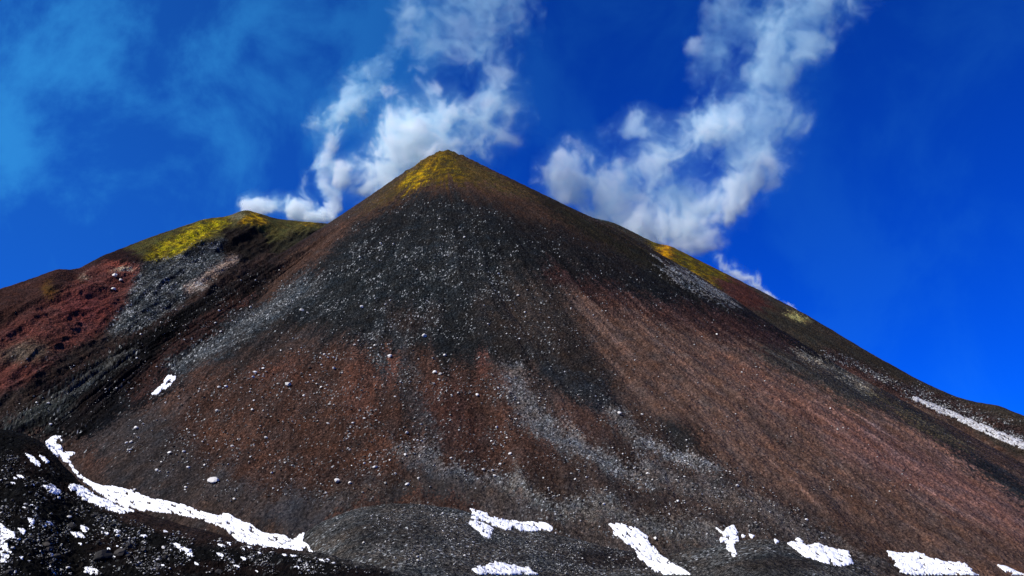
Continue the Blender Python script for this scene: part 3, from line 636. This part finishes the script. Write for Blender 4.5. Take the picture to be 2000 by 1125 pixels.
# the countless small ones as one body of loose gravel
def gravel(name, pts, mat_cols, dark_share):
    pts = np.array(pts); x, y, z, d = surf(pts[:, 0], pts[:, 1]); ok = d < 1e6
    x, y, z, d, sz = x[ok], y[ok], z[ok], d[ok], pts[ok, 2]; n = len(x)
    base = np.array([(1, 0, 0), (-1, 0, 0), (0, 1, 0), (0, -1, 0), (0, 0, 1), (0, 0, -1), (.6, .6, .5), (-.6, .55, .5), (.55, -.65, .45), (-.6, -.6, .5)], float)
    tri = np.array([(4, 6, 7), (4, 7, 9), (4, 9, 8), (4, 8, 6), (6, 0, 2), (6, 2, 7), (7, 2, 1), (7, 1, 9), (9, 1, 3), (9, 3, 8), (8, 3, 0), (8, 0, 6), (5, 2, 0), (5, 1, 2), (5, 3, 1), (5, 0, 3)])
    s = (sz / 2 * d / FPX)[:, None, None]
    a = RNG.uniform(0, 6.28, n); c, t = np.cos(a), np.sin(a)
    V = base[None] * RNG.uniform(.65, 1.35, (n, 10, 1)) * np.array([1.2, .9, .75]); W = V.copy()
    W[..., 0] = V[..., 0] * c[:, None] - V[..., 1] * t[:, None]; W[..., 1] = V[..., 0] * t[:, None] + V[..., 1] * c[:, None]
    W = W * s + np.stack([x, y, z], -1)[:, None] + np.array([0, -.3, .25]) * s
    F = (tri[None] + 10 * np.arange(n)[:, None, None]).reshape(-1, 3)
    me = bpy.data.meshes.new(name); me.vertices.add(n * 10); me.vertices.foreach_set('co', W.astype(np.float32).ravel())
    nf = len(F); me.loops.add(nf * 3); me.loops.foreach_set('vertex_index', F.astype(np.int32).ravel()); me.polygons.add(nf)
    me.polygons.foreach_set('loop_start', np.arange(nf, dtype=np.int32) * 3); me.polygons.foreach_set('loop_total', np.full(nf, 3, np.int32)); me.update()
    cc = np.array(mat_cols); u = RNG.random(n); C = cc[0] * (1 - u[:, None]) + cc[1] * u[:, None]
    dk = RNG.random(n) < dark_share; C[dk] *= .16
    at = me.attributes.new('rock', 'FLOAT_COLOR', 'POINT'); at.data.foreach_set('color', np.repeat(np.concatenate([C, np.ones((n, 1))], 1), 10, 0).astype(np.float32).ravel())
    me.materials.append(M_scree); o = bpy.data.objects.new(name, me); COL.objects.link(o)
    return tag(o, 'countless small pale and dark stones strewn over the volcano slopes', 'gravel', kind='stuff')
gravel('gravel', LOOSE, ((.10, .10, .10), (.55, .54, .50)), .35)
# black blocks of lava in the rubble at the front
blk = zone_poly([(0, 880), (120, 965), (260, 1035), (480, 1085), (760, 1122), (0, 1122)], 90)
for x, y in blk: boulder(x, y, 5 + 15 * RNG.random() ** 4, 'rough black lava block in the rubble at the bottom left', 'black lava blocks in the front rubble', True)
boulder(203, 1090, 34, 'biggest blue black lava block in the rubble near the bottom edge', 'black lava blocks in the front rubble', True)
boulder(236, 1082, 24, 'second biggest lava block, close right of the biggest one', 'black lava blocks in the front rubble', True)

# ------------------------------------------------------------------ steam from the craters
def steam_material(name, dens, aniso=0.0, col=(.77, .985, .97)):
    m = bpy.data.materials.new(name); m.use_nodes = True; t = m.node_tree; t.nodes.clear()
    v = t.nodes.new('ShaderNodeVolumePrincipled'); o = t.nodes.new('ShaderNodeOutputMaterial')
    v.inputs['Color'].default_value = (*col, 1); v.inputs['Anisotropy'].default_value = aniso; v.inputs['Density'].default_value = dens; v.inputs['Density Attribute'].default_value = 'density'
    # fine thin steam scatters blue, dense steam is white
    a_ = t.nodes.new('ShaderNodeAttribute'); a_.attribute_name = 'density'; r_ = t.nodes.new('ShaderNodeValToRGB')
    r_.color_ramp.elements[0].position = 0.0; r_.color_ramp.elements[0].color = (.36, .86, 1, 1); r_.color_ramp.elements[1].position = .75; r_.color_ramp.elements[1].color = (.965, .985, .985, 1)
    e = r_.color_ramp.elements.new(.18); e.color = (.68, .93, 1, 1)
    t.links.new(a_.outputs['Fac'], r_.inputs[0]); t.links.new(r_.outputs[0], v.inputs['Color'])
    t.links.new(v.outputs[0], o.inputs['Volume']); return m
def plume(name, label, box, Y0, half, vox, strokes, dens, seed, warp=16, scale=44, gnd=None):
    """a cloud grown along hand-laid strokes (px, py, radius, density), kept as a voxel volume in world space"""
    a, b, c = rays(np.array([box[0], box[2]] * 2), np.array([box[1], box[1], box[3], box[3]]))
    t = Y0 / b; xs, zs = a * t, c * t + EYE
    lo = np.array([xs.min(), Y0 - half, zs.min()]); hi = np.array([xs.max(), Y0 + half, zs.max()])
    n = np.maximum(np.round((hi - lo) / vox).astype(int) + 1, 4)
    gx = np.linspace(lo[0], hi[0], n[0], dtype=np.float32); gy = np.linspace(lo[1], hi[1], n[1], dtype=np.float32); gz = np.linspace(lo[2], hi[2], n[2], dtype=np.float32)
    X, Yg, Z = np.meshgrid(gx, gy, gz, indexing='ij')
    px, py, fw = proj(X, Yg, Z); pz = (Yg - Y0) * FPX / fw
    px = px.astype(np.float32); py = py.astype(np.float32); pz = pz.astype(np.float32)
    wx = fbm3(px / 70, py / 70, pz / 70, 3, seed + 1); wy = fbm3(px / 70 + 31, py / 70, pz / 70, 3, seed + 2); wq = fbm3(px / 70, py / 70 + 47, pz / 70, 2, seed + 3)
    px = px + wx * warp * 1.6; py = py + wy * warp * 1.6; pz = pz + wq * warp
    c1 = fbm3(px / 24, py / 24, pz / 24, 3, seed + 21); c2 = fbm3(px / 24 + 9, py / 24 + 4, pz / 24, 3, seed + 24)
    px = px + c1 * 13; py = py + c2 * 13
    occ = np.full(px.shape, -2, np.float32); wt = np.zeros(px.shape, np.float32); ws = np.zeros(px.shape, np.float32)
    for st in strokes:
        st = [tuple(p) + ((0,) if len(p) == 4 else ()) for p in st]
        segs = list(zip(st[:-1], st[1:])) if len(st) > 1 else [(st[0], st[0])]
        for p, q in segs:
            dx, dy, dz = q[0] - p[0], q[1] - p[1], q[4] - p[4]
            u = np.clip(((px - p[0]) * dx + (py - p[1]) * dy + (pz - p[4]) * dz) / (dx * dx + dy * dy + dz * dz + 1e-6), 0, 1)
            r = 1.6 * (p[2] + (q[2] - p[2]) * u); dn = p[3] + (q[3] - p[3]) * u
            e = np.sqrt((px - p[0] - u * dx) ** 2 + (py - p[1] - u * dy) ** 2 + (pz - p[4] - u * dz) ** 2) / r
            if p[3] < 0: occ = occ + dn * np.exp(-e * e); continue
            o_ = 1 - e; g = np.exp(4 * np.clip(o_, -2, 1)); wt += g * dn; ws += g; occ = np.maximum(occ, o_)
    nz = fbm3(px / scale, py / scale, pz / scale, 6, seed + 5, .63) * .9 + .35 * fbm3(px / (scale * .4), py / (scale * .4), pz / (scale * .4), 4, seed + 12, .55, True) * -.5 - .30 * fbm3(px / (scale * .55) + 7, py / (scale * .55), pz / (scale * .55), 3, seed + 31, .5, True) + .17
    wgt = wt / np.maximum(ws, 1e-6)
    f = sstep(.02, 1.0, occ * 1.15 + nz * 1.15 - .06)
    D = 1.7 * f ** 2.0 * wgt ** 1.6 * (1 + 1.2 * np.clip(nz, -.6, 1)) + .05 * sstep(-.5, .5, occ + nz * .6) * wgt
    D = np.clip(D, 0, 3)
    e = 3
    for ax in range(3):
        m_ = n[ax]; ramp = np.clip(np.minimum(np.arange(m_), m_ - 1 - np.arange(m_)) / e, 0, 1)
        if ax == 2: ramp = np.clip((np.arange(m_)) / e, 0, 1) if True else ramp
        sh = [1, 1, 1]; sh[ax] = m_; D = D * ramp.reshape(sh)
    D[D < .01] = 0
    D = D.transpose(2, 1, 0).astype(np.float32).ravel()           # x runs fastest
    cen = (lo + hi) / 2; cen[2] = lo[2]
    me = bpy.data.meshes.new(name); me.vertices.add(len(D)); at = me.attributes.new('puff', 'FLOAT', 'POINT'); at.data.foreach_set('value', D)
    o = bpy.data.objects.new(name, me); o.location = cen; COL.objects.link(o)
    ng = bpy.data.node_groups.new(name + '_grid', 'GeometryNodeTree')
    ng.interface.new_socket('Geometry', in_out='INPUT', socket_type='NodeSocketGeometry'); ng.interface.new_socket('Geometry', in_out='OUTPUT', socket_type='NodeSocketGeometry')
    A = ng.nodes.new; l = ng.links.new
    gi = A('NodeGroupInput'); go = A('NodeGroupOutput'); vc = A('GeometryNodeVolumeCube'); pos = A('GeometryNodeInputPosition')
    mn, mxx = lo - cen, hi - cen
    vc.inputs['Min'].default_value = mn.tolist(); vc.inputs['Max'].default_value = mxx.tolist()
    for k_, q_ in zip('XYZ', n): vc.inputs['Resolution ' + k_].default_value = int(q_)
    sb = A('ShaderNodeVectorMath'); sb.operation = 'SUBTRACT'; l(pos.outputs[0], sb.inputs[0]); sb.inputs[1].default_value = mn.tolist()
    ml = A('ShaderNodeVectorMath'); ml.operation = 'MULTIPLY'; l(sb.outputs[0], ml.inputs[0]); ml.inputs[1].default_value = ((n - 1) / (mxx - mn)).tolist()
    sx_ = A('ShaderNodeSeparateXYZ'); l(ml.outputs[0], sx_.inputs[0])
    rd = []
    for k_ in range(3):
        m1 = A('ShaderNodeMath'); m1.operation = 'ROUND'; l(sx_.outputs[k_], m1.inputs[0])
        m2 = A('ShaderNodeClamp'); l(m1.outputs[0], m2.inputs[0]); m2.inputs[1].default_value = 0; m2.inputs[2].default_value = float(n[k_] - 1); rd.append(m2)
    def imath(op, a, b):
        m = A('FunctionNodeIntegerMath'); m.operation = op; 
        for i_, v_ in enumerate((a, b)):
            if isinstance(v_, int): m.inputs[i_].default_value = v_
            else: l(v_, m.inputs[i_])
        return m.outputs[0]
    zz = imath('MULTIPLY', rd[2].outputs[0], int(n[0] * n[1])); yy = imath('MULTIPLY', rd[1].outputs[0], int(n[0])); ii = imath('ADD', imath('ADD', zz, yy), rd[0].outputs[0])
    na = A('GeometryNodeInputNamedAttribute'); na.data_type = 'FLOAT'; na.inputs['Name'].default_value = 'puff'
    si = A('GeometryNodeSampleIndex'); si.data_type = 'FLOAT'; si.domain = 'POINT'; l(gi.outputs[0], si.inputs['Geometry']); l(na.outputs[0], si.inputs['Value']); l(ii, si.inputs['Index'])
    l(si.outputs[0], vc.inputs['Density'])
    sm = A('GeometryNodeSetMaterial'); mt = steam_material(name, dens, -.15); sm.inputs['Material'].default_value = mt; l(vc.outputs[0], sm.inputs[0]); l(sm.outputs[0], go.inputs[0])
    me.materials.append(mt)
    md = o.modifiers.new('grid', 'NODES'); md.node_group = ng
    return tag(o, label, 'steam', kind='stuff')

plume('steam_cloud', 'low white steam and thin twisting column rising from the crater on the left hill', (460, 90, 800, 450), 872, 32, 1.15, [
    [(492, 396, 16, 1), (515, 404, 18, 1), (560, 416, 17, .95), (610, 424, 17, .95), (648, 436, 9, .9)],
    [(500, 392, 16, .95), (545, 404, 18, 1), (590, 412, 18, 1)], [(548, 400, 15, .8)], [(595, 402, 14, .8), (600, 372, 12, .5), (612, 335, 9, .3), (628, 300, 9, .25)],
    [(640, 424, 12, .9), (646, 392, 13, .6), (640, 350, 17, .5), (640, 305, 17, .6), (643, 262, 24, .6), (660, 225, 30, .5), (698, 195, 32, .4), (735, 150, 32, .22), (760, 110, 26, .12)],
    [(615, 245, 18, .2), (625, 210, 16, .2)]], .16, 700, 15, 34)
plume('steam_cloud', 'bright white billowing steam rising behind the summit of the cone', (620, -60, 1070, 420), 790, 46, 1.25, [
    [(652, 342, 15, 1), (680, 352, 24, 1), (718, 362, 34, 1), (760, 345, 46, 1), (790, 300, 50, 1), (822, 255, 55, 1), (862, 225, 48, .9), (862, 190, 38, .7)],
    [(752, 188, 10, .5), (780, 200, 16, .5)],
    [(870, 290, 30, .5), (910, 265, 42, .5), (950, 245, 46, .5), (965, 200, 46, .55), (975, 155, 38, .46), (955, 115, 42, .38), (905, 85, 55, .26), (850, 70, 60, .22), (900, 25, 75, .22), (950, -20, 90, .24)],
    [(688, 346, 30, 1), (740, 350, 42, 1)], [(800, 300, 54, 1), (850, 250, 54, 1)], [(960, 250, 30, .4), (1003, 272, 18, .4)], [(775, 85, 26, .2), (800, 40, 40, .26), (870, 10, 60, .28)], [(1018, 105, 14, .2)], [(1008, 165, 10, .25)],
    [(893, 155, 24, -.75)], [(800, 120, 30, -.4)]], .085, 720, 16, 50)
plume('steam_cloud', 'tall leaning steam plume rising from the yellow crater rim on the right', (1030, -70, 1720, 510), 875, 48, 1.6, [
    [(1062, 350, 22, .8), (1098, 352, 38, .7), (1130, 378, 36, .85), (1165, 398, 34, .9), (1210, 424, 34, .95), (1256, 452, 28, 1), (1294, 474, 18, 1)],
    [(1250, 450, 40, .8), (1300, 440, 44, .8), (1350, 418, 46, .85), (1400, 392, 40, .9), (1445, 360, 38, .8), (1485, 325, 38, .6), (1520, 285, 36, .45), (1535, 240, 34, .3)],
    [(1330, 475, 30, .6), (1375, 460, 26, .5)],
    [(1225, 425, 30, .7), (1262, 385, 28, .7), (1282, 345, 32, .75), (1270, 305, 40, .8), (1320, 285, 46, .75), (1385, 262, 44, .6), (1430, 230, 46, .5), (1465, 190, 50, .38), (1500, 130, 56, .34), (1535, 70, 62, .32), (1575, 10, 68, .32), (1600, -50, 75, .32)],
    [(1130, 360, 50, .9), (1165, 375, 56, .95)], [(1150, 385, 44, 1)], [(1110, 362, 34, .85), (1150, 385, 40, .9), (1195, 408, 38, .9), (1240, 436, 34, .9)], [(1205, 258, 24, .35), (1250, 255, 34, .4), (1290, 270, 36, .5)], [(1440, 300, 50, .25), (1500, 210, 60, .25)], [(1180, 380, 50, .3), (1230, 340, 40, .3)], [(1320, 380, 60, .25)], [(1348, 88, 17, .4)], [(1345, 192, 13, .3)], [(1390, 40, 24, .2), (1440, 10, 40, .2)], [(1400, 120, 50, .14), (1440, 60, 50, .14)],
    [(1345, 335, 24, -.25)]], .075, 740, 17, 48)
plume('steam_wisp', 'thin low wisps of steam along the crest of the right ridge', (1380, 480, 1590, 625), 812, 22, .9, [
    [(1400, 508, 8, .5), (1430, 532, 9, .5), (1465, 552, 11, .7), (1500, 574, 8, .7), (1535, 594, 5, .7), (1570, 612, 3, .6)], [(1478, 545, 8, .5)], [(1440, 520, 8, .4)]], .16, 760, 6, 18)
